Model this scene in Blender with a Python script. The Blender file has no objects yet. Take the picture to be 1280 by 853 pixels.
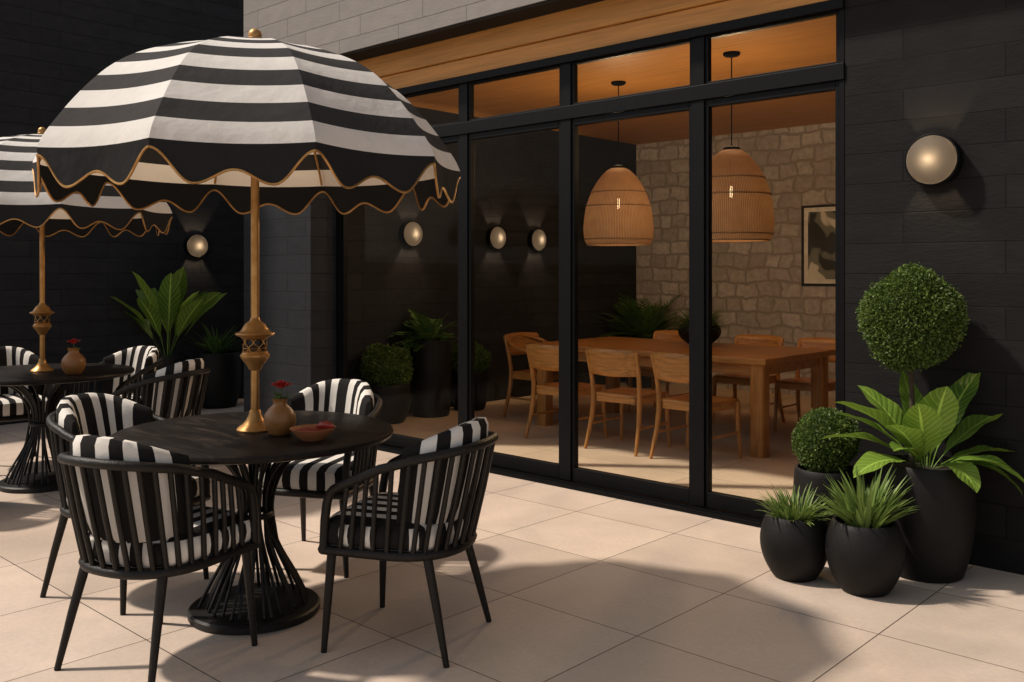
import bpy, math, random
from mathutils import Vector, Matrix, Euler

SC = bpy.context.scene
COL = SC.collection
R = math.radians
PI = math.pi

# ------------------------------------------------------------------ camera
cam_d = bpy.data.cameras.new("camera")
cam = bpy.data.objects.new("camera", cam_d)
COL.objects.link(cam)
cam.location = (0, 0, 1.43)
cam.rotation_euler = (R(90), 0, R(42.8))
cam_d.sensor_width = 36
cam_d.lens = 1167 / 1280 * 36
cam_d.shift_y = -85.5 / 1280
cam_d.clip_end = 500
SC.camera = cam
CC, SS = math.cos(R(42.8)), math.sin(R(42.8))

# ------------------------------------------------------------------ light
SUN_EL = R(51)
SUN_AZ = R(222.8 - 6)      # horizontal angle (from +X, counter-clockwise) of the direction towards the sun
to_sun = Vector((math.cos(SUN_AZ) * math.cos(SUN_EL), math.sin(SUN_AZ) * math.cos(SUN_EL), math.sin(SUN_EL)))
world = bpy.data.worlds.new("World")
SC.world = world
world.use_nodes = True
wn = world.node_tree.nodes
wl = world.node_tree.links
bg = wn["Background"]
sky = wn.new("ShaderNodeTexSky")
sky.sky_type = 'NISHITA'
sky.sun_disc = False
sky.sun_elevation = SUN_EL
sky.sun_rotation = math.atan2(to_sun.x, to_sun.y)
sky.dust_density = 2.0
hsv = wn.new("ShaderNodeHueSaturation")
hsv.inputs['Saturation'].default_value = 0.35
wl.new(sky.outputs[0], hsv.inputs['Color'])
wl.new(hsv.outputs[0], bg.inputs[0])
bg.inputs[1].default_value = 0.11

sun_d = bpy.data.lights.new("sun", 'SUN')
sun_d.energy = 4.1
sun_d.angle = R(3.0)
sun_d.color = (1.0, 0.89, 0.77)
sun = bpy.data.objects.new("sun", sun_d)
COL.objects.link(sun)
sun.rotation_euler = to_sun.to_track_quat('Z', 'Y').to_euler()
sun.location = (-6, -6, 9)

SC.view_settings.view_transform = 'Standard'
SC.view_settings.look = 'None'
SC.view_settings.exposure = 0.0
SC.view_settings.gamma = 1.0
SC.cycles.max_bounces = 8
SC.cycles.transparent_max_bounces = 16
SC.cycles.use_denoising = True

# ------------------------------------------------------------------ mesh builder
class MB:
    def __init__(s):
        s.v, s.f, s.m, s.a = [], [], [], []

    def box(s, x0, x1, y0, y1, z0, z1, m=0):
        b = len(s.v)
        s.v += [(x0, y0, z0), (x1, y0, z0), (x1, y1, z0), (x0, y1, z0), (x0, y0, z1), (x1, y0, z1), (x1, y1, z1), (x0, y1, z1)]
        for q in ((0, 3, 2, 1), (4, 5, 6, 7), (0, 1, 5, 4), (1, 2, 6, 5), (2, 3, 7, 6), (3, 0, 4, 7)):
            s.f.append(tuple(b + i for i in q)); s.m.append(m)
        return s

    def tube(s, path, r, n=8, closed=False, m=0, squash=1.0, caps=True):
        P = [Vector(p) for p in path]
        k = len(P)
        rr = r if isinstance(r, (list, tuple)) else [r] * k
        T = []
        for i in range(k):
            if closed:
                t = P[(i + 1) % k] - P[i - 1]
            else:
                t = P[min(i + 1, k - 1)] - P[max(i - 1, 0)]
            T.append(t.normalized())
        up = Vector((0, 0, 1)) if abs(T[0].z) < 0.9 else Vector((0, 1, 0))
        nrm = (up - T[0] * up.dot(T[0])).normalized()
        b0 = len(s.v)
        for i in range(k):
            nrm = (nrm - T[i] * nrm.dot(T[i])).normalized()
            bi = T[i].cross(nrm)
            for j in range(n):
                a = 2 * PI * j / n
                s.v.append(tuple(P[i] + (nrm * math.cos(a) + bi * math.sin(a) * squash) * rr[i]))
        for i in range(k if closed else k - 1):
            i2 = (i + 1) % k
            for j in range(n):
                j2 = (j + 1) % n
                s.f.append((b0 + i * n + j, b0 + i * n + j2, b0 + i2 * n + j2, b0 + i2 * n + j)); s.m.append(m)
        if caps and not closed:
            s.f.append(tuple(b0 + j for j in reversed(range(n)))); s.m.append(m)
            s.f.append(tuple(b0 + (k - 1) * n + j for j in range(n))); s.m.append(m)
        return s

    def lathe(s, prof, n=32, c=(0, 0, 0), m=0, axis='Z'):
        """prof: (radius, height) list; radius 0 closes to a point"""
        rings = []
        for r, z in prof:
            if r <= 1e-6:
                rings.append([len(s.v)]); s.v.append((0, 0, z))
            else:
                st = len(s.v)
                for j in range(n):
                    a = 2 * PI * j / n
                    s.v.append((r * math.cos(a), r * math.sin(a), z))
                rings.append(list(range(st, st + n)))
        b = rings[0][0]
        for A, B in zip(rings[:-1], rings[1:]):
            for j in range(n):
                j2 = (j + 1) % n
                if len(A) == 1 and len(B) == 1:
                    continue
                if len(A) == 1:
                    q = (A[0], B[j2], B[j])
                    q = (A[0], B[j], B[j2]) if False else q
                elif len(B) == 1:
                    q = (A[j], A[j2], B[0])
                else:
                    q = (A[j], A[j2], B[j2], B[j])
                s.f.append(q); s.m.append(m)
        for i in range(b, len(s.v)):
            x, y, z = s.v[i]
            if axis == 'Y':      # the lathe axis points to -Y
                x, y, z = x, -z, y
            elif axis == 'X':    # the lathe axis points to +X
                x, y, z = z, x, y
            s.v[i] = (x + c[0], y + c[1], z + c[2])
        return s

    def poly(s, pts, m=0):
        b = len(s.v)
        s.v += [tuple(p) for p in pts]
        s.f.append(tuple(range(b, b + len(pts)))); s.m.append(m)
        return s

    def grid(s, rows, m=0, mf=None):
        b = len(s.v)
        n = len(rows[0])
        for r in rows:
            s.v += [tuple(p) for p in r]
        for i in range(len(rows) - 1):
            for j in range(n - 1):
                s.f.append((b + i * n + j, b + i * n + j + 1, b + (i + 1) * n + j + 1, b + (i + 1) * n + j))
                s.m.append(mf(i, j) if mf else m)
        return s

    def build(s, name, mats, parent=None, smooth=None, bevel=0, recalc=False, subsurf=0):
        me = bpy.data.meshes.new(name)
        me.from_pydata(s.v, [], s.f)
        for mt in (mats if isinstance(mats, (list, tuple)) else [mats]):
            me.materials.append(mt)
        me.polygons.foreach_set("material_index", s.m)
        if s.a and len(s.a) == len(s.v):
            at = me.attributes.new("blade", 'FLOAT_VECTOR', 'POINT')
            at.data.foreach_set("vector", [c for q in s.a for c in q])
        if smooth is not None:
            me.polygons.foreach_set("use_smooth", [True] * len(s.f))
            if smooth < 180:
                me.set_sharp_from_angle(angle=R(smooth))
        me.update()
        o = bpy.data.objects.new(name, me)
        COL.objects.link(o)
        if parent:
            o.parent = parent
        if bevel:
            md = o.modifiers.new("bevel", 'BEVEL'); md.width = bevel; md.segments = 2; md.limit_method = 'ANGLE'
            md.harden_normals = False
        if subsurf:
            md = o.modifiers.new("sub", 'SUBSURF'); md.levels = subsurf; md.render_levels = subsurf
        return o


def tag(o, label=None, cat=None, group=None, kind=None):
    if label: o["label"] = label
    if cat: o["category"] = cat
    if group: o["group"] = group
    if kind: o["kind"] = kind
    return o


def empty(name, loc, rz=0.0):
    o = bpy.data.objects.new(name, None)
    COL.objects.link(o)
    o.location = loc
    o.rotation_euler = (0, 0, rz)
    o.empty_display_size = 0.1
    return o


def copy_tree(o, parent=None):
    c = o.copy()
    COL.objects.link(c)
    c.parent = parent
    for ch in list(o.children):
        copy_tree(ch, c)
    return c

# ------------------------------------------------------------------ materials
def new_mat(name):
    m = bpy.data.materials.new(name)
    m.use_nodes = True
    nt = m.node_tree
    return m, nt.nodes, nt.links, nt.nodes["Principled BSDF"]


def mathn(N, L, op, a, b=None, c=None):
    n = N.new("ShaderNodeMath"); n.operation = op
    for i, x in enumerate((a, b, c)):
        if x is None: continue
        if isinstance(x, (int, float)): n.inputs[i].default_value = x
        else: L.new(x, n.inputs[i])
    return n.outputs[0]


def ramp(N, L, fac, stops):
    r = N.new("ShaderNodeValToRGB")
    e = r.color_ramp.elements
    while len(e) < len(stops): e.new(0.5)
    for i, (p, c) in enumerate(stops):
        e[i].position = p
        e[i].color = (*c, 1) if len(c) == 3 else c
    L.new(fac, r.inputs[0])
    return r.outputs[0]


def noise(N, L, vec, scale, detail=4, rough=0.55, dist=0.0):
    n = N.new("ShaderNodeTexNoise")
    n.inputs['Scale'].default_value = scale
    n.inputs['Detail'].default_value = detail
    n.inputs['Roughness'].default_value = rough
    n.inputs['Distortion'].default_value = dist
    if vec is not None: L.new(vec, n.inputs['Vector'])
    return n.outputs[0]


def mapping(N, L, vec, scale=(1, 1, 1), loc=(0, 0, 0), rot=(0, 0, 0)):
    n = N.new("ShaderNodeMapping")
    n.inputs['Scale'].default_value = scale
    n.inputs['Location'].default_value = loc
    n.inputs['Rotation'].default_value = rot
    L.new(vec, n.inputs['Vector'])
    return n.outputs[0]


def coords(N, world_space=True):
    if world_space:
        return N.new("ShaderNodeNewGeometry").outputs['Position']
    return N.new("ShaderNodeTexCoord").outputs['Object']


def bump(N, L, B, height, strength=0.3, dist=0.01, prev=None):
    b = N.new("ShaderNodeBump")
    b.inputs['Strength'].default_value = strength
    b.inputs['Distance'].default_value = dist
    L.new(height, b.inputs['Height'])
    if prev is not None: L.new(prev, b.inputs['Normal'])
    L.new(b.outputs[0], B.inputs['Normal'])
    return b.outputs[0]


def mixc(N, L, fac, a, b, mode='MIX'):
    n = N.new("ShaderNodeMix"); n.data_type = 'RGBA'; n.blend_type = mode
    for i, x in ((0, fac), (6, a), (7, b)):
        if isinstance(x, (int, float)): n.inputs[i].default_value = x
        elif isinstance(x, tuple): n.inputs[i].default_value = (*x, 1) if len(x) == 3 else x
        else: L.new(x, n.inputs[i])
    return n.outputs[2]


def simple(name, col, rough=0.5, metal=0.0, var=0.15, nscale=12, bstr=0.0, bscale=150, world_space=False, spec=0.5):
    m, N, L, B = new_mat(name)
    v = coords(N, world_space)
    n = noise(N, L, v, nscale, 5)
    lo = tuple(c * (1 - var) for c in col); hi = tuple(min(1, c * (1 + var)) for c in col)
    L.new(ramp(N, L, n, [(0.3, lo), (0.7, hi)]), B.inputs['Base Color'])
    B.inputs['Roughness'].default_value = rough
    B.inputs['Metallic'].default_value = metal
    B.inputs['Specular IOR Level'].default_value = spec
    if bstr:
        bump(N, L, B, noise(N, L, v, bscale, 3), bstr, 0.004)
    return m


def block_wall(name, col, axis, groove=0.5, var=0.18, rough=0.7, spec=0.3, bw=0.74, mott=0.22):
    """painted block work: courses 155 mm high"""
    m, N, L, B = new_mat(name)
    p = coords(N)
    sp = N.new("ShaderNodeSeparateXYZ"); L.new(p, sp.inputs[0])
    cb = N.new("ShaderNodeCombineXYZ")
    L.new(sp.outputs[axis], cb.inputs[0]); L.new(sp.outputs[2], cb.inputs[1])
    w = noise(N, L, mapping(N, L, cb.outputs[0], (1.3, 9, 1)), 1.0, 3)
    off = mathn(N, L, 'MULTIPLY', mathn(N, L, 'SUBTRACT', w, 0.5), 0.008)
    cb2 = N.new("ShaderNodeCombineXYZ")
    L.new(sp.outputs[axis], cb2.inputs[0]); L.new(mathn(N, L, 'ADD', sp.outputs[2], off), cb2.inputs[1])
    br = N.new("ShaderNodeTexBrick")
    br.inputs['Scale'].default_value = 1
    br.inputs['Brick Width'].default_value = bw
    br.inputs['Row Height'].default_value = 0.158
    br.inputs['Mortar Size'].default_value = 0.0035
    br.inputs['Mortar Smooth'].default_value = 0.4
    br.offset = 0.37
    lo = tuple(c * (1 - var) for c in col); hi = tuple(c * (1 + var) for c in col)
    br.inputs['Color1'].default_value = (*lo, 1)
    br.inputs['Color2'].default_value = (*hi, 1)
    br.inputs['Mortar'].default_value = (*(c * groove for c in col), 1)
    L.new(cb2.outputs[0], br.inputs['Vector'])
    g = noise(N, L, mapping(N, L, p, (1, 1, 2.2)), 6, 6, 0.65)
    c2 = mixc(N, L, 1.0, br.outputs['Color'], ramp(N, L, g, [(0.25, (1 - mott,) * 3), (0.75, (1 + mott * .9,) * 3)]), 'MULTIPLY')
    L.new(c2, B.inputs['Base Color'])
    B.inputs['Roughness'].default_value = rough
    B.inputs['Specular IOR Level'].default_value = spec
    inv = mathn(N, L, 'SUBTRACT', 1.0, br.outputs['Fac'])
    b1 = bump(N, L, B, inv, 0.8, 0.006)
    g2 = noise(N, L, mapping(N, L, p, (1, 1, 3)), 22, 6, 0.7)
    bump(N, L, B, g2, 0.35, 0.008, b1)
    return m


def wood(name, col, axis, scale=1.0, rough=0.45, world_space=False, contrast=0.35, spec=0.4):
    """grain that runs along the axis"""
    m, N, L, B = new_mat(name)
    p = coords(N, world_space)
    sc = [14 * scale] * 3; sc[axis] = 0.9 * scale
    v = mapping(N, L, p, tuple(sc))
    n1 = noise(N, L, v, 1.6, 8, 0.62, 0.6)
    sc2 = [90 * scale] * 3; sc2[axis] = 2.5 * scale
    n2 = noise(N, L, mapping(N, L, p, tuple(sc2)), 1.0, 3)
    k = contrast
    lo = tuple(c * (1 - k) for c in col); hi = tuple(c * (1 + k * 0.7) for c in col)
    c1 = ramp(N, L, n1, [(0.3, lo), (0.5, col), (0.72, hi)])
    c2 = mixc(N, L, 1.0, c1, ramp(N, L, n2, [(0.3, (0.86, 0.86, 0.86)), (0.7, (1.08, 1.08, 1.08))]), 'MULTIPLY')
    L.new(c2, B.inputs['Base Color'])
    B.inputs['Roughness'].default_value = rough
    B.inputs['Specular IOR Level'].default_value = spec
    bump(N, L, B, n2, 0.15, 0.002)
    return m


def fabric(name, col, trans=0.0, weave=900, var=0.06, tint=(1, 1, 1)):
    m, N, L, B = new_mat(name)
    v = coords(N, False)
    n = noise(N, L, v, 5, 5)
    n2 = noise(N, L, v, weave * 0.4, 2)
    lo = tuple(c * (1 - var) for c in col); hi = tuple(c * (1 + var) for c in col)
    c1 = ramp(N, L, n, [(0.3, lo), (0.7, hi)])
    c2 = mixc(N, L, 1.0, c1, ramp(N, L, n2, [(0.3, (0.94, 0.94, 0.94)), (0.7, (1.04, 1.04, 1.04))]), 'MULTIPLY')
    L.new(c2, B.inputs['Base Color'])
    B.inputs['Roughness'].default_value = 0.9
    B.inputs['Specular IOR Level'].default_value = 0.12
    b1 = bump(N, L, B, n2, 0.1, 0.001)
    bump(N, L, B, noise(N, L, v, 8, 3), 0.45, 0.018, b1)
    if trans:
        t = N.new("ShaderNodeBsdfTranslucent")
        L.new(mixc(N, L, 1.0, c2, tint, 'MULTIPLY'), t.inputs['Color'])
        mx = N.new("ShaderNodeMixShader"); mx.inputs[0].default_value = trans
        L.new(B.outputs[0], mx.inputs[1]); L.new(t.outputs[0], mx.inputs[2])
        L.new(mx.outputs[0], N["Material Output"].inputs['Surface'])
    return m


def leaf_mat(name, dark, light, trans=0.25, rough=0.45, veins=False):
    m, N, L, B = new_mat(name)
    g = N.new("ShaderNodeNewGeometry")
    v = coords(N, False)
    n = noise(N, L, v, 9, 3)
    f = mathn(N, L, 'ADD', mathn(N, L, 'MULTIPLY', g.outputs['Random Per Island'], 0.6), mathn(N, L, 'MULTIPLY', n, 0.4))
    c = ramp(N, L, f, [(0.15, dark), (0.85, light)])
    L.new(c, B.inputs['Base Color'])
    B.inputs['Roughness'].default_value = rough
    B.inputs['Specular IOR Level'].default_value = 0.35
    if veins:
        at = N.new("ShaderNodeAttribute"); at.attribute_name = "blade"
        sa = N.new("ShaderNodeSeparateXYZ"); L.new(at.outputs['Vector'], sa.inputs[0])
        sv = mathn(N, L, 'SINE', mathn(N, L, 'MULTIPLY', mathn(N, L, 'SUBTRACT', mathn(N, L, 'MULTIPLY', sa.outputs[0], 14), mathn(N, L, 'MULTIPLY', sa.outputs[1], 2.0)), 6.283))
        vein = ramp(N, L, mathn(N, L, 'MULTIPLY_ADD', sv, 0.5, 0.5), [(0.8, (0, 0, 0)), (1.0, (1, 1, 1))])
        mid = ramp(N, L, sa.outputs[1], [(0.03, (1, 1, 1)), (0.10, (0, 0, 0))])
        vm = mathn(N, L, 'MAXIMUM', mathn(N, L, 'MULTIPLY', vein, 0.35), mid)
        c = mixc(N, L, vm, c, tuple(min(1, x * 1.7 + 0.02) for x in light))
        L.new(c, B.inputs['Base Color'])
        bump(N, L, B, mathn(N, L, 'MULTIPLY_ADD', sv, 0.5, 0.5), 0.35, 0.004)
    t = N.new("ShaderNodeBsdfTranslucent")
    L.new(c, t.inputs['Color'])
    mx = N.new("ShaderNodeMixShader"); mx.inputs[0].default_value = trans
    L.new(B.outputs[0], mx.inputs[1]); L.new(t.outputs[0], mx.inputs[2])
    L.new(mx.outputs[0], N["Material Output"].inputs['Surface'])
    return m


def tile_floor(name, col, x0, y0, w, h, grout, gw=0.0026, var=0.08, cell=True):
    m, N, L, B = new_mat(name)
    p = coords(N)
    mp = mapping(N, L, p, (1, 1, 1), (-x0, -y0, 0))
    br = N.new("ShaderNodeTexBrick")
    br.offset = 0.0
    br.inputs['Scale'].default_value = 1
    br.inputs['Brick Width'].default_value = w
    br.inputs['Row Height'].default_value = h
    br.inputs['Mortar Size'].default_value = gw
    br.inputs['Mortar Smooth'].default_value = 0.2
    lo = tuple(c * (1 - var) for c in col); hi = tuple(c * (1 + var) for c in col)
    br.inputs['Color1'].default_value = (*lo, 1); br.inputs['Color2'].default_value = (*hi, 1)
    br.inputs['Mortar'].default_value = (*grout, 1)
    L.new(mp, br.inputs['Vector'])
    n = noise(N, L, p, 2.2, 6, 0.6, 0.4)
    n2 = noise(N, L, p, 45, 4, 0.7)
    c = mixc(N, L, 1.0, br.outputs['Color'], ramp(N, L, n, [(0.25, (0.86, 0.86, 0.86)), (0.75, (1.1, 1.09, 1.07))]), 'MULTIPLY')
    c = mixc(N, L, 1.0, c, ramp(N, L, n2, [(0.3, (0.93, 0.93, 0.93)), (0.7, (1.05, 1.05, 1.05))]), 'MULTIPLY')
    n3 = noise(N, L, p, 0.55, 4, 0.6, 0.8)
    c = mixc(N, L, 1.0, c, ramp(N, L, n3, [(0.3, (0.93, 0.92, 0.90)), (0.65, (1.04, 1.04, 1.04))]), 'MULTIPLY')
    n4 = noise(N, L, p, 170, 2, 0.5)
    c = mixc(N, L, 1.0, c, ramp(N, L, n4, [(0.24, (0.80, 0.78, 0.75)), (0.34, (1, 1, 1))]), 'MULTIPLY')
    L.new(c, B.inputs['Base Color'])
    L.new(ramp(N, L, n, [(0.2, (0.5,) * 3), (0.8, (0.72,) * 3)]), B.inputs['Roughness'])
    B.inputs['Specular IOR Level'].default_value = 0.3
    inv = mathn(N, L, 'SUBTRACT', 1.0, br.outputs['Fac'])
    b1 = bump(N, L, B, inv, 0.6, 0.003)
    bump(N, L, B, n2, 0.12, 0.003, b1)
    return m


M = {}
M['tile'] = tile_floor('terrace_tile', (0.555, 0.449, 0.370), -2.135, 3.03, 0.69, 0.665, (0.085, 0.06, 0.045))
M['tile_in'] = tile_floor('indoor_tile', (0.58, 0.44, 0.30), -2.135, 3.03, 1.38, 1.33, (0.25, 0.19, 0.13), 0.003, 0.05)
M['block_dark_x'] = block_wall('charcoal_block', (0.0125, 0.0117, 0.0115), 0, 0.65, spec=0.12, bw=1.3)
M['block_dark_y'] = block_wall('black_block', (0.024, 0.0245, 0.027), 1, 0.6, 0.10, spec=0.12)
M['block_grey'] = block_wall('grey_block', (0.235, 0.214, 0.197), 0, 0.55, 0.04, 0.8, mott=0.1)
M['block_slate'] = block_wall('slate_block', (0.019, 0.0205, 0.024), 0, 0.5, 0.1, spec=0.2)
M['plaster_dark'] = simple('dark_plaster', (0.008, 0.0075, 0.0075), 0.85, 0, 0.2, 6, 0.2, 60, True, 0.2)
M['wood_ceiling'] = wood('ceiling_wood', (0.52, 0.24, 0.058), 0, 1.0, 0.55, True, 0.22)
M['wood_dining'] = wood('dining_wood', (0.46, 0.205, 0.052), 0, 1.6, 0.35, False, 0.55)
M['wood_dining_z'] = wood('dining_leg_wood', (0.46, 0.205, 0.052), 2, 1.6, 0.35, False, 0.5)
M['alu'] = simple('black_aluminium', (0.0042, 0.0044, 0.005), 0.5, 0, 0.15, 20, 0.04, 300, True, 0.12)
M['rattan'] = simple('black_rattan', (0.0085, 0.0064, 0.0047), 0.5, 0, 0.45, 40, 0.5, 130, False, 0.3)
M['iron'] = simple('black_iron', (0.007, 0.006, 0.0052), 0.5, 0, 0.3, 40, 0.25, 120, False, 0.35)
M['white_cloth'] = fabric('white_canvas', (0.72, 0.68, 0.62))
M['black_cloth'] = fabric('black_canvas', (0.016, 0.0145, 0.014))
M['canopy_white'] = fabric('canopy_white', (0.80, 0.775, 0.73), 0.22, tint=(1.0, 0.80, 0.58))
M['canopy_black'] = fabric('canopy_black', (0.045, 0.042, 0.041), 0.05)
M['valance_black'] = fabric('valance_black', (0.020, 0.020, 0.021), 0.02)
M['pot'] = simple('charcoal_fibre', (0.0075, 0.0066, 0.006), 0.6, 0, 0.25, 9, 0.25, 90, False, 0.25)
M['soil'] = simple('soil', (0.02, 0.013, 0.008), 0.95, 0, 0.5, 60, 0.8, 60)
M['bark'] = simple('bark', (0.06, 0.04, 0.025), 0.9, 0, 0.4, 50, 0.8, 60)
M['box_leaf'] = leaf_mat('box_leaf', (0.030, 0.068, 0.012), (0.155, 0.22, 0.042), 0.25)
M['broad_leaf'] = leaf_mat('broad_leaf', (0.075, 0.16, 0.02), (0.22, 0.33, 0.045), 0.28, 0.36, True)
M['grass_leaf'] = leaf_mat('grass_leaf', (0.10, 0.17, 0.035), (0.24, 0.33, 0.08), 0.25)
M['fern_leaf'] = leaf_mat('fern_leaf', (0.05, 0.12, 0.025), (0.12, 0.21, 0.045), 0.25)
M['clay'] = simple('ochre_clay', (0.27, 0.118, 0.032), 0.42, 0, 0.2, 15, 0.1, 60)
M['terracotta'] = simple('terracotta', (0.34, 0.13, 0.055), 0.5, 0, 0.25, 20, 0.1, 80)
M['red_glaze'] = simple('red_salsa', (0.26, 0.022, 0.010), 0.25, 0, 0.35, 60, 0.6, 70)
M['red_petal'] = simple('red_petal', (0.42, 0.02, 0.018), 0.6, 0, 0.3, 40, 0.1, 80)
M['stem'] = simple('green_stem', (0.05, 0.07, 0.02), 0.6)
M['cream_paper'] = simple('cream_paper', (0.7, 0.64, 0.53), 0.8)
M['wicker_cord'] = simple('black_cord', (0.004, 0.004, 0.004), 0.8, spec=0.05)


def brass_mat():
    m, N, L, B = new_mat('aged_brass')
    v = coords(N, False)
    n = noise(N, L, v, 18, 5)
    L.new(ramp(N, L, n, [(0.3, (0.38, 0.19, 0.055)), (0.7, (0.56, 0.32, 0.115))]), B.inputs['Base Color'])
    B.inputs['Metallic'].default_value = 0.75
    L.new(ramp(N, L, n, [(0.3, (0.5,) * 3), (0.7, (0.36,) * 3)]), B.inputs['Roughness'])
    return m


M['brass'] = brass_mat()


def marble_mat():
    m, N, L, B = new_mat('dark_marble')
    v = coords(N, False)
    vm = mapping(N, L, v, (1.0, 6.0, 1.0), (0, 0, 0), (0, 0, R(48)))
    n = noise(N, L, vm, 2.4, 9, 0.68, 1.2)
    c = ramp(N, L, n, [(0.35, (0.006, 0.0045, 0.004)), (0.57, (0.013, 0.0095, 0.0075)), (0.67, (0.042, 0.028, 0.019)), (0.74, (0.011, 0.008, 0.0065))])
    L.new(c, B.inputs['Base Color'])
    L.new(ramp(N, L, n, [(0.3, (0.34,) * 3), (0.7, (0.5,) * 3)]), B.inputs['Roughness'])
    B.inputs['Specular IOR Level'].default_value = 0.16
    bump(N, L, B, n, 0.1, 0.002)
    return m


M['marble'] = marble_mat()


def stone_mat():
    m, N, L, B = new_mat('rubble_stone')
    p = coords(N)
    sp = N.new("ShaderNodeSeparateXYZ"); L.new(p, sp.inputs[0])
    cb = N.new("ShaderNodeCombineXYZ")
    wx = noise(N, L, p, 3.1, 2); wz = noise(N, L, mapping(N, L, p, (1, 1, 1), (7, 3, 1)), 2.7, 2)
    wf = noise(N, L, mapping(N, L, p, (1, 1, 1), (1, 9, 4)), 11, 2)
    fx = mathn(N, L, 'MULTIPLY_ADD', wf, 0.05, sp.outputs[0]); fz = mathn(N, L, 'MULTIPLY_ADD', wf, 0.05, sp.outputs[2])
    L.new(mathn(N, L, 'MULTIPLY_ADD', wx, 0.18, fx), cb.inputs[0])
    L.new(mathn(N, L, 'MULTIPLY_ADD', wz, 0.14, fz), cb.inputs[1])
    br = N.new("ShaderNodeTexBrick")
    br.offset = 0.43; br.squash = 0.72; br.squash_frequency = 3; br.offset_frequency = 2
    br.inputs['Scale'].default_value = 1
    br.inputs['Brick Width'].default_value = 0.28
    br.inputs['Row Height'].default_value = 0.175
    br.inputs['Mortar Size'].default_value = 0.028
    br.inputs['Mortar Smooth'].default_value = 1.0
    br.inputs['Color1'].default_value = (0.35, 0.305, 0.262, 1); br.inputs['Color2'].default_value = (0.49, 0.435, 0.385, 1)
    br.inputs['Mortar'].default_value = (0.33, 0.27, 0.21, 1)
    L.new(cb.outputs[0], br.inputs['Vector'])
    e = mathn(N, L, 'SUBTRACT', 1.0, br.outputs['Fac'])
    stone = br.outputs['Color']
    g = noise(N, L, p, 14, 7, 0.7)
    stone = mixc(N, L, 1.0, stone, ramp(N, L, g, [(0.25, (0.66, 0.66, 0.66)), (0.75, (1.25, 1.25, 1.25))]), 'MULTIPLY')
    mort = ramp(N, L, e, [(0.25, (0, 0, 0)), (0.6, (1, 1, 1))])
    c = mixc(N, L, mort, (0.29, 0.252, 0.215), stone)
    L.new(c, B.inputs['Base Color'])
    B.inputs['Roughness'].default_value = 0.9
    B.inputs['Specular IOR Level'].default_value = 0.2
    hgt = ramp(N, L, e, [(0.1, (0, 0, 0)), (0.6, (0.8, 0.8, 0.8)), (1.0, (1, 1, 1))])
    b1 = bump(N, L, B, hgt, 0.5, 0.018)
    bump(N, L, B, g, 0.5, 0.02, b1)
    return m


M['stone'] = stone_mat()


def glass_mat():
    m, N, L, B = new_mat('clear_glass')
    t = N.new("ShaderNodeBsdfTransparent"); t.inputs[0].default_value = (0.975, 0.98, 0.978, 1)
    g = N.new("ShaderNodeBsdfGlossy"); g.inputs['Roughness'].default_value = 0.0
    lw = N.new("ShaderNodeLayerWeight")
    fr = mathn(N, L, 'MULTIPLY_ADD', mathn(N, L, 'POWER', lw.outputs['Facing'], 5.0), 0.3, 0.0025)
    mx = N.new("ShaderNodeMixShader")
    L.new(fr, mx.inputs[0]); L.new(t.outputs[0], mx.inputs[1]); L.new(g.outputs[0], mx.inputs[2])
    L.new(mx.outputs[0], N["Material Output"].inputs['Surface'])
    return m


M['glass'] = glass_mat()


def opal_mat():
    m, N, L, B = new_mat('opal_glass')
    t = N.new("ShaderNodeBsdfTranslucent"); t.inputs[0].default_value = (0.85, 0.74, 0.6, 1)
    B.inputs['Base Color'].default_value = (0.07, 0.065, 0.06, 1)
    B.inputs['Specular IOR Level'].default_value = 0.25
    B.inputs['Roughness'].default_value = 0.55
    mx = N.new("ShaderNodeMixShader"); mx.inputs[0].default_value = 0.55
    L.new(B.outputs[0], mx.inputs[1]); L.new(t.outputs[0], mx.inputs[2])
    L.new(mx.outputs[0], N["Material Output"].inputs['Surface'])
    return m


M['opal'] = opal_mat()


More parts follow.
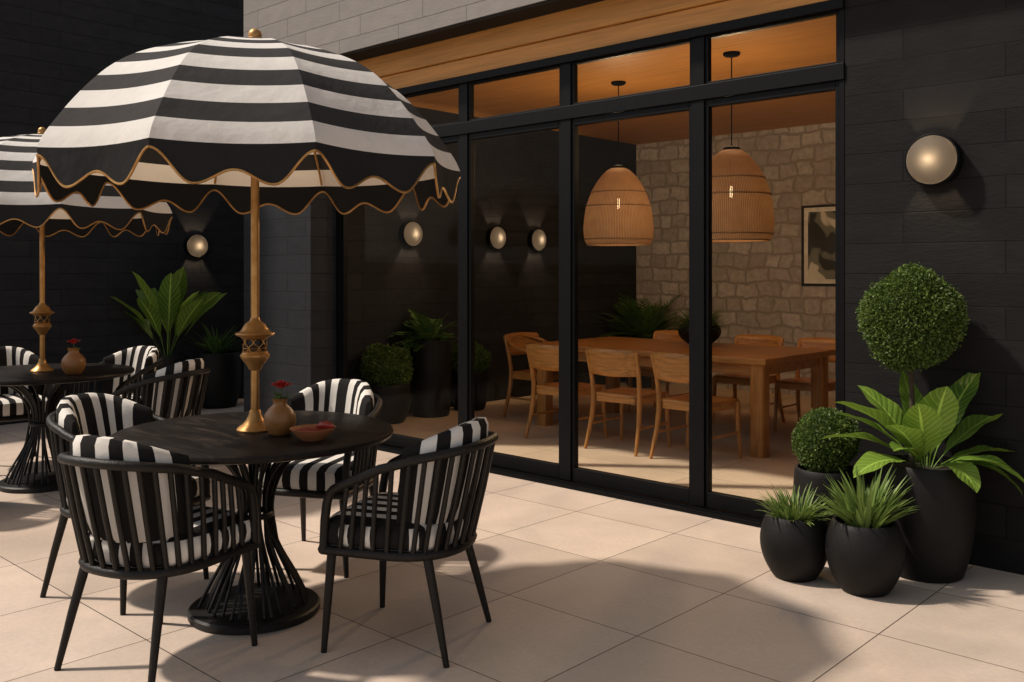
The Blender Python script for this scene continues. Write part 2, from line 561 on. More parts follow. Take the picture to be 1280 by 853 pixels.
def wicker_mat():
    m, N, L, B = new_mat('woven_rattan')
    v = coords(N, False)
    sp = N.new("ShaderNodeSeparateXYZ"); L.new(v, sp.inputs[0])
    ang = mathn(N, L, 'ARCTAN2', sp.outputs[1], sp.outputs[0])
    su = mathn(N, L, 'SINE', mathn(N, L, 'MULTIPLY', ang, 140))
    sz = mathn(N, L, 'SINE', mathn(N, L, 'MULTIPLY', sp.outputs[2], 420))
    rib = mathn(N, L, 'MULTIPLY_ADD', su, 0.5, 0.5)
    wv = mathn(N, L, 'MULTIPLY', su, sz)
    n = noise(N, L, v, 14, 4)
    f = mathn(N, L, 'ADD', mathn(N, L, 'MULTIPLY', rib, 0.6), mathn(N, L, 'MULTIPLY', n, 0.4))
    c = ramp(N, L, f, [(0.15, (0.19, 0.095, 0.038)), (0.55, (0.40, 0.235, 0.11)), (0.9, (0.54, 0.345, 0.18))])
    L.new(c, B.inputs['Base Color'])
    B.inputs['Roughness'].default_value = 0.75
    bump(N, L, B, mathn(N, L, 'ADD', rib, mathn(N, L, 'MULTIPLY', wv, 0.4)), 0.6, 0.004)
    t = N.new("ShaderNodeBsdfTranslucent"); L.new(c, t.inputs['Color'])
    mx = N.new("ShaderNodeMixShader"); mx.inputs[0].default_value = 0.18
    L.new(B.outputs[0], mx.inputs[1]); L.new(t.outputs[0], mx.inputs[2])
    tr = N.new("ShaderNodeBsdfTransparent")
    gap = mathn(N, L, 'GREATER_THAN', mathn(N, L, 'MULTIPLY', mathn(N, L, 'MULTIPLY', su, -1.0), mathn(N, L, 'ABSOLUTE', sz)), 0.90)
    mx2 = N.new("ShaderNodeMixShader")
    L.new(gap, mx2.inputs[0]); L.new(mx.outputs[0], mx2.inputs[1]); L.new(tr.outputs[0], mx2.inputs[2])
    L.new(mx2.outputs[0], N["Material Output"].inputs['Surface'])
    return m


M['wicker'] = wicker_mat()


def emit(name, col, s):
    m, N, L, B = new_mat(name)
    B.inputs['Base Color'].default_value = (*col, 1)
    B.inputs['Emission Color'].default_value = (*col, 1)
    B.inputs['Emission Strength'].default_value = s
    return m


M['bulb'] = emit('lit_bulb', (1.0, 0.72, 0.4), 18)


def art_mat():
    m, N, L, B = new_mat('abstract_print')
    v = coords(N, False)
    n = noise(N, L, mapping(N, L, v, (1.6, 1, 1.0), (3.1, 0, 0.4)), 2.1, 2, 0.4, 0.8)
    L.new(ramp(N, L, n, [(0.40, (0.022, 0.024, 0.018)), (0.43, (0.14, 0.14, 0.11)), (0.50, (0.18, 0.175, 0.135)), (0.515, (0.60, 0.55, 0.44)), (0.7, (0.66, 0.6, 0.48))]), B.inputs['Base Color'])
    B.inputs['Roughness'].default_value = 0.7
    return m


M['art'] = art_mat()

# ================================================================== SETTING
tag(MB().poly([(-60, -60, 0), (60, -60, 0), (60, 60, 0), (-60, 60, 0)]).build('ground', M['tile']), kind='structure')
tag(MB().poly([(-7.2, 4.98, 0.004), (0.8, 4.98, 0.004), (0.8, 10.2, 0.004), (-7.2, 10.2, 0.004)]).build('floor', M['tile_in']), kind='structure')

FG = 4.9    # plane of the glazing
# tall black wall on the left and the low one that carries on from it
tag(MB().box(-9.75, -9.45, 2.95, 13, 0, 5.4).build('side_wall', M['block_dark_y']),
    'tall black block side wall behind the far striped umbrella', 'wall')
tag(MB().box(-9.75, -9.45, -9, 2.95, 0, 1.5).box(-9.79, -9.41, -9, 2.948, 1.5, 1.56).build('garden_wall', M['block_dark_y']),
    'low black garden wall carrying on from the tall side wall', 'wall')
# pillar
tag(MB().box(-7.64, -6.59, 4.62, 5.0, 0, 3.188).build('pillar', M['block_slate'], bevel=0.004),
    'slate grey block pillar left of the sliding glass doors', 'pillar')
# parapet
tag(MB().box(-7.64, 5, 4.62, 4.84, 3.21, 5.4).box(-7.64, 5, 4.84, 5.3, 3.225, 5.4).build('parapet_wall', M['block_grey']),
    'pale grey block parapet wall above the wooden fascia', 'wall')
# right wall
tag(MB().box(-2.088, 5, 4.88, 5.1, 0, 3.188).build('facade_wall', M['block_dark_x']),
    'charcoal block front wall with a round sconce beside the glass doors', 'wall')
# inner left wall, black
tag(MB().box(-7.62, -7.2, 5.002, 10.4, 0, 3.22).build('room_side_wall', M['block_dark_y']),
    'black inner side wall of the dining room with three sconces', 'wall')
tag(MB().box(-7.2, 0.8, 10.2, 10.4, 0, 3.22).build('stone_wall', M['stone']),
    'rough beige stone wall at the back of the dining room', 'wall')
tag(MB().box(0.8, 1.0, 5.1, 10.4, 0, 3.22).build('room_end_wall', M['plaster_dark']),
    'dark end wall of the dining room beyond the table', 'wall')
cl = MB().box(-7.2, 0.8, 4.985, 10.2, 3.125, 3.2)
tag(cl.build('ceiling', M['wood_ceiling']), 'warm wooden ceiling of the dining room', 'ceiling', kind='structure')
tag(MB().box(-7.64, 1.0, 5.3, 10.4, 3.225, 3.4).build('roof', M['plaster_dark']), kind='structure')
tag(MB().box(-7.63, 4.9, 4.632, 4.838, 3.19, 3.2075).build('soffit_shade_strip', simple('soffit_shade', (0.02, 0.015, 0.011), 0.8, world_space=True, spec=0.2)),
    'added dark strip standing in for shade under the pale grey parapet', 'soffit')  # strip added under the overhang, its dark colour stands in for shade
# wooden fascia
fa = empty('wood_fascia', (-4.3, 4.9, 2.9))
tag(fa, 'two warm wooden boards running along under the grey parapet', 'fascia')
for nm, y0, z0, z1 in (('upper_board', 4.842, 3.028, 3.206), ('lower_board', 4.868, 2.902, 3.024)):
    o = MB().box(-6.588, -2.09, y0, 4.98, z0, z1).build('fascia_board', M['wood_ceiling'], fa, bevel=0.003)
    o.matrix_parent_inverse = Matrix.Translation((4.3, -4.9, -2.9))

# ------------------------------------------------------------------ glazing
gl = empty('glazed_wall', (-4.3, FG, 0))
tag(gl, 'black framed wall of sliding glass doors with transom windows above', 'glass doors')
INV = Matrix.Translation((4.3, -FG, 0))


def gpart(mb, name, mat, parent=gl, bevel=0.003):
    o = mb.build(name, mat, parent, bevel=bevel)
    if parent is gl:
        o.matrix_parent_inverse = INV
    return o


gpart(MB().box(-6.588, -2.09, 4.855, 4.965, 2.845, 2.9), 'header', M['alu'])
gpart(MB().box(-6.588, -2.09, 4.868, 4.955, 2.465, 2.555), 'transom_rail', M['alu'])
tr = MB().box(-6.588, -2.09, 4.78, 5.0, 0.002, 0.014)
for y in (4.785, 4.82, 4.855, 4.965):
    tr.box(-6.588, -2.09, y, y + 0.008, 0.0145, 0.026)
gpart(tr, 'threshold_track', M['alu'], bevel=0)
posts = [(-6.588, -6.52), (-5.058, -4.972), (-4.068, -3.980), (-3.038, -2.952), (-2.122, -2.09)]
for a, b in posts:
    z = 0.0265
    gpart(MB().box(a, b, 4.878, 4.945, z, 2.4648).box(a, b, 4.878, 4.945, 2.5552, 2.8448), 'post', M['alu'])
for (a0, a1), (b0, b1) in zip(posts[:-1], posts[1:]):
    x0, x1 = a1 + 0.001, b0 - 0.001
    fr = 0.022
    # door
    d = MB().box(x0, x0 + fr, 4.89, 4.935, 0.027, 2.464).box(x1 - fr, x1, 4.885, 4.935, 0.027, 2.464)
    d.box(x0 + fr + .0005, x1 - fr - .0005, 4.885, 4.935, 0.027, 0.118).box(x0 + fr + .0005, x1 - fr - .0005, 4.885, 4.935, 2.42, 2.464)
    do = gpart(d, 'door_panel', M['alu'])
    p = MB().box(x0 + fr + .001, x1 - fr - .001, 4.906, 4.914, 0.1185, 2.4195).build('glass_pane', M['glass'], do)
    # transom
    t = MB().box(x0, x0 + .02, 4.89, 4.93, 2.556, 2.844).box(x1 - .02, x1, 4.89, 4.93, 2.556, 2.844)
    t.box(x0 + .0205, x1 - .0205, 4.89, 4.93, 2.556, 2.57).box(x0 + .0205, x1 - .0205, 4.89, 4.93, 2.832, 2.844)
    to = gpart(t, 'transom_window', M['alu'], bevel=0.002)
    MB().box(x0 + .021, x1 - .021, 4.906, 4.912, 2.5705, 2.8315).build('glass_pane', M['glass'], to)

# ================================================================== PATIO FURNITURE
def shoe(u, a, b, yc, yf, p=0.85):
    """horseshoe outline, u in -1..1, 0 at the middle of the back"""
    k = 0.62
    if abs(u) <= k:
        t = u / k * PI / 2
        x = a * math.copysign(abs(math.sin(t)) ** p, t)
        y = yc - b * abs(math.cos(t)) ** p
    else:
        w = (abs(u) - k) / (1 - k)
        x = math.copysign(a, u); y = yc + (yf - yc) * w
    return x, y


def ring_pt(u): return shoe(u, 0.245, 0.255, 0.0, 0.235)
def rail_pt(u):
    x, y = shoe(u, 0.260, 0.328, -0.02, 0.185)
    w = abs(u)
    z = 0.785 - 0.04 * (w / 0.5) ** 2 if w < 0.5 else 0.745 - 0.125 * ((w - 0.5) / 0.5) ** 0.9
    return x, y, z


def seat_cushion():
    mb = MB()
    a, b = 0.236, 0.235
    ns, sub = 11, 3
    nx = ns * sub
    ny = 12
    def yb(x): return -b * max(0, 1 - abs(x / a) ** 2.6) ** (1 / 2.6) * 0.98 + 0.0
    def yf(x): return 0.25 - 0.035 * abs(x / a) ** 5
    rows = []
    for j in range(ny + 1):
        row = []
        for i in range(nx + 1):
            x = -a + 2 * a * i / nx
            t = j / ny
            y = yb(x) * (1 - t) + yf(x) * t
            e = min(1, (1 - abs(x / a)) * 6, min(t, 1 - t) * 7)
            e = max(e, 0)
            z = 0.484 + 0.022 * (1 - (1 - e) ** 2) + 0.008 * (1 - (x / a) ** 2)
            row.append((x, y, z))
        rows.append(row)
    mb.grid(rows, mf=lambda j, i: (i // sub) % 2)
    # boxing band, stripes up and down
    per = []
    for i in range(nx + 1): per.append(rows[ny][i])
    for j in range(ny - 1, -1, -1): per.append(rows[j][nx])
    for i in range(nx - 1, -1, -1): per.append(rows[0][i])
    for j in range(1, ny): per.append(rows[j][0])
    n = len(per)
    L = [0]
    for i in range(n):
        q = per[(i + 1) % n]
        L.append(L[-1] + math.dist(per[i][:2], q[:2]))
    def ringz(z, grow):
        out = []
        for x, y, zz in per:
            l = math.hypot(x, y - 0.03) or 1
            out.append((x + x / l * grow, y + (y - 0.03) / l * grow, z))
        return out + [(out[0])]
    band = [[*per, per[0]], ringz(0.472, 0.008), ringz(0.445, 0.012), ringz(0.415, 0.007), ringz(0.402, -0.004)]
    mb.grid(band, mf=lambda j, i: int((L[i] + 0.5 * (L[i + 1] - L[i])) / 0.043) % 2 if i > nx else (i // sub) % 2)
    mb.poly([(x, y, 0.4021) for x, y, z in reversed(per)], 1)
    return mb


def back_cushion():
    mb = MB()
    ns, sub = 13, 4
    n = ns * sub
    umax = 0.56
    K = 14
    rows = []
    for i in range(n + 1):
        u = -umax + 2 * umax * i / n
        w = abs(u) / umax
        rx, ry, rz = rail_pt(u)
        gx, gy = ring_pt(u)
        # inward normal in plan
        du = 0.01
        ax, ay, _ = rail_pt(u - du); bx, by, _ = rail_pt(u + du)
        tx, ty = bx - ax, by - ay
        l = math.hypot(tx, ty); nx_, ny_ = -ty / l, tx / l
        z0 = 0.47; z1 = 0.868 - 0.085 * w ** 2.2
        th = 0.088 * (1 - 0.62 * max(0, (w - 0.72) / 0.28) ** 2)
        row = []
        for k in range(K + 1):
            a = 2 * PI * k / K
            ca, sa = math.cos(a), math.sin(a)
            hx = math.copysign(abs(ca) ** 0.7, ca) * th / 2
            hz = math.copysign(abs(sa) ** 0.6, sa)
            z = (z0 + z1) / 2 + hz * (z1 - z0) / 2
            f = (z - 0.39) / (rz - 0.39)
            px = gx + (rx - gx) * f; py = gy + (ry - gy) * f
            inset = 0.022 + th / 2 + hx
            row.append((px + nx_ * inset, py + ny_ * inset, z))
        rows.append(row)
    mb.grid(rows, mf=lambda i, k: (i // sub) % 2)
    mb.poly(rows[0][:-1], 0); mb.poly(list(reversed(rows[-1][:-1])), 0)
    return mb


def make_chair(loc, fwd, label):
    root = empty('patio_chair', loc, math.atan2(-fwd[0], fwd[1]))
    tag(root, label, 'chair', 'striped patio armchairs round the tables')
    # seat frame
    f = MB()
    pts = [(*ring_pt(-1 + 2 * i / 40), 0.385) for i in range(41)]
    f.tube(pts, 0.019, 8)
    f.tube([(-0.245, 0.235, 0.385), (-0.1, 0.248, 0.385), (0.1, 0.248, 0.385), (0.245, 0.235, 0.385)], 0.019, 8)
    out = [(x * 0.97, y * 0.97, 0.392) for x, y, z in pts]
    f.poly(out)
    f.build('seat_frame', M['rattan'], root, 60)
    # arm rail
    a = MB()
    path = [(-0.246, 0.228, 0.39), (-0.247, 0.222, 0.5), (-0.249, 0.212, 0.565), (-0.252, 0.198, 0.6), (-0.256, 0.182, 0.617)]
    path += [rail_pt(-0.93 + 1.86 * i / 44) for i in range(45)]
    path += [(-x, y, z) for x, y, z in reversed(path[:5])]
    a.tube(path, 0.0175, 10)
    a.build('arm_rail', M['rattan'], root, 60)
    s = MB()
    nsp = 25
    for i in range(nsp):
        u = -0.88 + 1.76 * i / (nsp - 1)
        gx, gy = ring_pt(u); rx, ry, rz = rail_pt(u)
        mid = ((gx + rx) / 2 * 1.012, (gy + ry) / 2 * 1.012, (0.39 + rz) / 2)
        s.tube([(gx, gy, 0.385), mid, (rx, ry, rz)], 0.0102, 7)
    s.build('spindles', M['rattan'], root, 60)
    for x, y0, y1, x1 in ((-0.222, 0.205, 0.225, -0.25), (0.222, 0.205, 0.225, 0.25), (-0.19, -0.17, -0.265, -0.232), (0.19, -0.17, -0.265, 0.232)):
        l = MB().tube([(x, y0, 0.385), ((x + x1) / 2, (y0 + y1) / 2, 0.2), (x1, y1, 0.0)], [0.0185, 0.016, 0.0115], 10)
        l.build('leg', M['rattan'], root, 60)
    seat_cushion().build('seat_cushion', [M['black_cloth'], M['white_cloth']], root, 180)
    back_cushion().build('back_cushion', [M['black_cloth'], M['white_cloth']], root, 60)
    return root


T1 = (-3.474, 2.155)
T2 = (-6.61, 2.47)
TABLE_H = 0.765
chair_spec = [
    ((-3.335, 1.672, 0), (-0.28, 0.96), 'striped patio chair in front of the near table, seen from behind'),
    ((-2.81, 2.42, 0), (-0.907, -0.42), 'striped patio chair at the right side of the near table, nearest the glass doors'),
    ((-4.14, 1.92, 0), (0.94, 0.33), 'striped patio chair left of the near table, its open front facing the umbrella pole'),
    ((-3.87, 2.77, 0), (0.46, -0.89), 'striped patio chair behind the near table, back cushion rising behind the bowl'),
    ((-6.86, 3.08, 0), (0.30, -0.95), 'striped patio chair behind the far table, in front of the banana plant'),
    ((-5.93, 2.92, 0), (-0.86, -0.50), 'striped patio chair between the two tables, turned to the far table'),
    ((-7.42, 2.55, 0), (0.99, -0.1), 'striped patio chair behind the pedestal of the far table at the photo edge'),
    ((-6.33, 1.74, 0), (-0.45, 0.89), 'striped patio chair cut off by the photo edge before the far table'),
]
chair0 = make_chair(*chair_spec[0])
for loc, fwd, label in chair_spec[1:]:
    c = copy_tree(chair0)
    c.location = loc
    c.rotation_euler = (0, 0, math.atan2(-fwd[0], fwd[1]))
    c["label"] = label

# ------------------------------------------------------------------ tables
def make_table(loc):
    rnd = random.Random(4)
    root = empty('round_table', loc)
    H = TABLE_H
    MB().lathe([(0, H - 0.034), (0.55, H - 0.034), (0.572, H - 0.028), (0.58, H - 0.015), (0.576, H - 0.004), (0.565, H), (0, H)], 96).build('tabletop', M['marble'], root, 40)
    MB().lathe([(0, 0), (0.262, 0), (0.27, 0.006), (0.27, 0.028), (0.262, 0.036), (0.05, 0.046), (0, 0.046)], 72).build('base', M['iron'], root, 40)
    cg = MB()
    n = 30
    for i in range(n):
        a = 2 * PI * i / n + rnd.uniform(-0.05, 0.05)
        tw = rnd.uniform(-0.22, 0.22)
        rb = rnd.uniform(0.19, 0.225); rt = rnd.uniform(0.28, 0.33); rw = rnd.uniform(0.045, 0.075)
        path = []
        for z, r, q in ((0.04, rb, 0), (0.14, rb * 0.78, .2), (0.26, rb * 0.48, .45), (0.36, rw * 1.15, .6), (0.45, rw, .75), (0.54, rw * 1.25, .85), (0.62, rw + 0.06, .93), (0.68, rw + 0.13, .97), (0.715, rt * .82, 1), (H - 0.037, rt, 1)):
            path.append((r * math.cos(a + tw * q), r * math.sin(a + tw * q), z))
        # smooth the path
        P = [Vector(p) for p in path]
        out = []
        for k in range(len(P) - 1):
            p0, p1, p2, p3 = P[max(k - 1, 0)], P[k], P[k + 1], P[min(k + 2, len(P) - 1)]
            for t in (0, 0.33, 0.67):
                out.append(0.5 * ((2 * p1) + (p2 - p0) * t + (2 * p0 - 5 * p1 + 4 * p2 - p3) * t * t + (-p0 + 3 * p1 - 3 * p2 + p3) * t ** 3))
        out.append(P[-1])
        cg.tube(out, 0.0074, 6)
    cg.lathe([(0.072, 0.40), (0.08, 0.405), (0.08, 0.42), (0.072, 0.425)], 24)
    cg.build('pedestal', M['iron'], root, 60)
    return root


t1 = make_table((*T1, 0))
tag(t1, 'round black stone table with a flared rod pedestal, nearer of the two', 'table', 'round patio tables')
t2 = copy_tree(t1); t2.location = (*T2, 0); t2.rotation_euler = (0, 0, 1.1)
t2["label"] = 'round black stone table cut off by the photo edge, beside the black side wall'

# ------------------------------------------------------------------ umbrellas
PROF = [(0.0, 2.412), (0.157, 2.387), (0.3, 2.352), (0.417, 2.313), (0.52, 2.268), (0.61, 2.208), (0.687, 2.135), (0.757, 2.053), (0.815, 1.975), (0.853, 1.918), (0.872, 1.875)]
def prof_samples(nb, sub):
    P = [Vector((r, z)) for r, z in PROF]
    D = []
    for k in range(len(P) - 1):
        p0, p1, p2, p3 = P[max(k - 1, 0)], P[k], P[k + 1], P[min(k + 2, len(P) - 1)]
        for i in range(20):
            t = i / 20
            D.append(0.5 * ((2 * p1) + (p2 - p0) * t + (2 * p0 - 5 * p1 + 4 * p2 - p3) * t * t + (-p0 + 3 * p1 - 3 * p2 + p3) * t ** 3))
    D.append(P[-1])
    S = [0]
    for a, b in zip(D[:-1], D[1:]): S.append(S[-1] + (b - a).length)
    out = []
    n = nb * sub
    for i in range(n + 1):
        s = S[-1] * i / n
        k = max(j for j in range(len(S)) if S[j] <= s + 1e-9)
        if k >= len(D) - 1: out.append(D[-1]); continue
        f = (s - S[k]) / (S[k + 1] - S[k])
        out.append(D[k].lerp(D[k + 1], f))
    return out


def make_umbrella(loc):
    root = empty('striped_umbrella', loc)
    zb = loc[2]
    NP = 10
    ph0 = R(-18.6)       # a rib angle
    nb, sub = 12, 4
    ps = prof_samples(nb, sub)
    ACR = 10
    cano = MB(); val = MB(); pip = MB()
    def scal(t):
        # depth of the scalloped edge below the rim, t 0..1 over a panel
        d = abs(t - 0.5) * 2          # 0 middle .. 1 rib
        if d < 0.5:
            return 0.086 + (0.138 - 0.086) * 0.5 * (1 - math.cos(PI * d / 0.5))
        q = (d - 0.5) / 0.5
        return 0.028 + (0.138 - 0.028) * 0.5 * (1 + math.cos(PI * q))
    for k in range(NP):
        a0 = ph0 + 2 * PI * k / NP; a1 = ph0 + 2 * PI * (k + 1) / NP
        rows = []
        for i, pt in enumerate(ps):
            row = []
            for j in range(ACR + 1):
                t = j / ACR
                p = Vector((math.cos(a0), math.sin(a0))).lerp(Vector((math.cos(a1), math.sin(a1))), t) * pt[0]
                sag = 0.018 * 4 * t * (1 - t) * (i / len(ps))
                r = p.length or 1
                row.append((p.x * (1 - sag / max(r, .05)), p.y * (1 - sag / max(r, .05)), pt[1] - zb - sag * 0.6))
            rows.append(row)
        # band 0 is the cap; bands counted from the rim: white first
        cano.grid(rows, mf=lambda i, j: 1 if ((nb - 1 - i // sub) % 2) else 0)
        # valance
        edge = rows[-1]
        vr = []
        n2 = 40
        fine = []
        for j in range(n2 + 1):
            t = j / n2
            x = t * ACR; q = min(int(x), ACR - 1); f = x - q
            fine.append(Vector(edge[q]).lerp(Vector(edge[q + 1]), f))
        for i in range(5):
            row = []
            for j in range(n2 + 1):
                t = j / n2
                d = scal(t) * i / 4
                base = fine[j]
                rad = Vector((base.x, base.y, 0)).normalized()
                flare = 0.010 * math.sin(PI * t * 2) ** 2 * (i / 4) - 0.10 * d * 0.6
                row.append(tuple(base + rad * flare + Vector((0, 0, -d))))
            vr.append(row)
        val.grid(vr)
        pip.tube(vr[-1], 0.0048, 6)
    cn = cano.build('canopy', [M['canopy_white'], M['canopy_black']], root, 180)
    val.build('valance', M['valance_black'], root, 180)
    pip.build('piping', M['brass'], root, 60)
    # ribs
    for k in range(NP):
        a = ph0 + 2 * PI * k / NP
        path = [(p[0] * math.cos(a) * 0.985, p[0] * math.sin(a) * 0.985, p[1] - zb - 0.018) for p in ps[2::3]]
        MB().tube(path, 0.006, 6).build('rib', M['brass'], root, 60)
    H = lambda z: z - zb
    MB().lathe([(0, H(2.408)), (0.03, H(2.405)), (0.031, H(2.418)), (0.026, H(2.422)), (0.029, H(2.432)), (0.024, H(2.448)), (0.012, H(2.458)), (0, H(2.46))], 24).build('finial', M['brass'], root, 50)
    MB().lathe([(0.0175, 0.03), (0.0175, H(2.40))], 20).build('pole', M['brass'], root, 60)
    MB().lathe([(0.0, H(2.33)), (0.04, H(2.33)), (0.045, H(2.345)), (0.045, H(2.37)), (0.0, H(2.37))], 20).build('hub', M['brass'], root, 40)
    MB().lathe([(0, 0), (0.074, 0), (0.076, 0.006), (0.07, 0.014), (0.052, 0.026), (0.036, 0.045), (0.026, 0.066), (0.022, 0.085), (0.0176, 0.088)], 32).build('foot', M['brass'], root, 50)
    # lantern
    ln = MB().lathe([(0.0178, H(1.018)), (0.026, H(1.022)), (0.034, H(1.04)), (0.052, H(1.062)), (0.061, H(1.076)), (0.062, H(1.083)), (0.055, H(1.089)), (0.051, H(1.095)), (0.054, H(1.100)), (0.040, H(1.104)), (0.0178, H(1.104))], 32).build('lantern', M['brass'], root, 40)
    MB().lathe([(0.0178, H(1.150)), (0.05, H(1.150)), (0.056, H(1.155)), (0.062, H(1.16)), (0.078, H(1.166)), (0.082, H(1.171)), (0.079, H(1.176)), (0.066, H(1.18)), (0.056, H(1.188)), (0.052, H(1.196)), (0.042, H(1.212)), (0.03, H(1.222)), (0.022, H(1.228)), (0.0178, H(1.24))], 32).build('lantern_lid', M['brass'], ln, 40)
    MB().lathe([(0.041, H(1.103)), (0.041, H(1.151))], 24).build('lantern_core', M['iron'], ln, 40)
    cg = MB()
    for i in range(14):
        a = 2 * PI * i / 14
        pts = []
        for q in range(9):
            t = q / 8
            aa = a + 0.22 * math.sin(2 * PI * t) * (1 if i % 2 else -1)
            pts.append((0.0475 * math.cos(aa), 0.0475 * math.sin(aa), H(1.100) + 0.051 * t))
        cg.tube(pts, 0.0022, 5)
        if i % 2:
            cg.lathe([(0, -0.006), (0.005, 0), (0, 0.006)], 8, (0.048 * math.cos(a), 0.048 * math.sin(a), H(1.126)))
    cg.lathe([(0.049, H(1.110)), (0.051, H(1.112)), (0.049, H(1.114))], 28)
    cg.build('lantern_fretwork', M['brass'], ln, 50)
    return root


u1 = make_umbrella((*T1, TABLE_H))
tag(u1, 'black and white striped dome umbrella with scalloped valance over the near table', 'umbrella', 'striped patio umbrellas')
u2 = copy_tree(u1); u2.location = (*T2, TABLE_H); u2.scale = (0.95, 0.95, 0.972); u2.rotation_euler = (0, 0, R(5))
u2["label"] = 'black and white striped dome umbrella over the far table at the photo edge'

# ------------------------------------------------------------------ vases, roses, bowl
def at_px(x, d):
    k = (x - 640) / 1167
    return (CC * k * d - SS * d, SS * k * d + CC * d)


def make_vase(loc):
    o = MB().lathe([(0, 0), (0.036, 0), (0.044, 0.008), (0.058, 0.03), (0.066, 0.058), (0.062, 0.085), (0.046, 0.108), (0.03, 0.122), (0.026, 0.134), (0.031, 0.145), (0.034, 0.15), (0.029, 0.149), (0.022, 0.138), (0.02, 0.12), (0, 0.11)], 40).build('vase', M['clay'], None, 60)
    o.location = loc
    return o


def make_rose(loc):
    rnd = random.Random(9)
    root = empty('rose', loc)
    MB().tube([(0.0, 0, 0.0), (0.004, 0.002, 0.06), (0.001, 0.004, 0.12)], 0.003, 6).build('stem', M['stem'], root, 60)
    p = MB()
    for k in range(26):
        ring = k / 26
        r0 = 0.003 + 0.022 * ring
        a = k * 2.4
        wdt = 0.013 + 0.012 * ring
        h = 0.034 - 0.012 * ring
        rows = []
        for i in range(5):
            t = i / 4
            rad = r0 * (0.45 + 0.75 * t) + 0.008 * ring * t * t
            row = []
            for j in range(5):
                s = (j / 4 - 0.5)
                aa = a + s * wdt / max(r0, 0.006) * (0.4 + 0.6 * math.sin(PI * min(1, t * 0.75 + 0.25)))
                row.append((rad * math.cos(aa) + 0.001, rad * math.sin(aa) + 0.004, 0.118 + h * t - 0.006 * ring * t ** 3 - 0.006 * abs(s) * 2 * t))
            rows.append(row)
        p.grid(rows)
    p.build('flower_head', M['red_petal'], root, 180)
    lf = MB()
    for a, e, l in ((0.5, 0.6, 0.05), (2.4, 0.4, 0.055), (4.2, 0.7, 0.045), (5.4, 0.2, 0.05), (1.4, 1.0, 0.06), (3.4, 0.9, 0.05)):
        leaf(lf, Vector((0.002, 0.002, 0.07 + rnd.uniform(-.015, .02))), a, e, l, 0.024, 0.9, 5, 2)
    lf.build('leaves', M['fern_leaf'], root, 180)
    return root


def leaf(mb, base, az, el, length, width, droop, n=8, half=2, fold=0.25, shape=0.55, wave=0.0, twist=0.0, stalk=0.0):
    """a leaf blade that leaves base at azimuth az / elevation el and droops towards the tip"""
    p = Vector(base)
    d_el = el
    side0 = Vector((-math.sin(az), math.cos(az), 0))
    rows = []
    seg = length / n
    for i in range(n + 1):
        t = i / n
        dirv = Vector((math.cos(az) * math.cos(d_el), math.sin(az) * math.cos(d_el), math.sin(d_el)))
        nr = side0.cross(dirv) * -1
        nr = dirv.cross(side0)
        sd = side0 * math.cos(twist * t) + nr * math.sin(twist * t)
        up = sd.cross(dirv) * -1
        tt = max(0.0, (t - stalk) / (1 - stalk)) if stalk < 1 else t
        w = width * 0.5 * (math.sin(PI * min(1, tt) ** shape) ** 0.8 if tt > 0 else 0.0)
        w = max(w, 0.0035 if t < stalk + 0.03 else 0.0005)
        row = []
        for j in range(-half, half + 1):
            s = j / half
            hgt = abs(s) * w * fold + wave * w * math.sin(t * 18 + j) * abs(s)
            row.append(tuple(p + sd * (s * w) + nr * hgt))
            mb.a.append((t, abs(s), 0))
        rows.append(row)
        p = p + dirv * seg
        d_el -= droop / n
    mb.grid(rows)


vx = at_px(350, 3.83)
v1 = make_vase((*vx, TABLE_H))
tag(v1, 'small ochre clay vase with a red rose beside the bowl', 'vase', 'ochre vases on the patio tables')
r1 = make_rose((vx[0], vx[1], TABLE_H + 0.075)); r1.scale = (1.25, 1.25, 1.0)
tag(r1, 'red rose standing in the clay vase next to the bowl', 'rose', 'red roses in vases')
vx2 = at_px(92, 6.1)
v2 = copy_tree(v1); v2.location = (*vx2, TABLE_H); v2.scale = (1.15, 1.15, 1.15); v2.rotation_euler = (0, 0, 2)
v2["label"] = 'small ochre clay vase on the far table beside the umbrella pole'
r2 = copy_tree(r1); r2.location = (vx2[0], vx2[1], TABLE_H + 0.085); r2.rotation_euler = (0, 0, 1.2)
r2["label"] = 'red rose standing in the vase on the far table'

bx = at_px(391, 3.72)
bw = empty('bowl', (*bx, TABLE_H))
tag(bw, 'shallow terracotta bowl of red salsa on the near table', 'bowl')
MB().lathe([(0, 0), (0.045, 0), (0.05, 0.006), (0.072, 0.024), (0.088, 0.042), (0.091, 0.047), (0.086, 0.047), (0.07, 0.032), (0.05, 0.02), (0, 0.016)], 44).build('dish', M['terracotta'], bw, 50)
MB().lathe([(0, 0.038), (0.03, 0.0385), (0.06, 0.037), (0.0775, 0.0362)], 36).build('salsa', M['red_glaze'], bw, 180)
ch = MB().tube([(-0.04, 0, 0.0), (-0.02, 0.004, 0.008), (0.005, 0.002, 0.012), (0.03, -0.006, 0.008), (0.042, -0.008, 0.004)], [0.004, 0.014, 0.017, 0.011, 0.002], 12).build('red_pepper', M['red_glaze'], None, 180)
ch.location = (bx[0] + 0.035, bx[1] + 0.035, TABLE_H + 0.047); ch.rotation_euler = (0, 0, 0.6)
tag(ch, 'piece of red pepper lying on the salsa in the bowl', 'pepper')

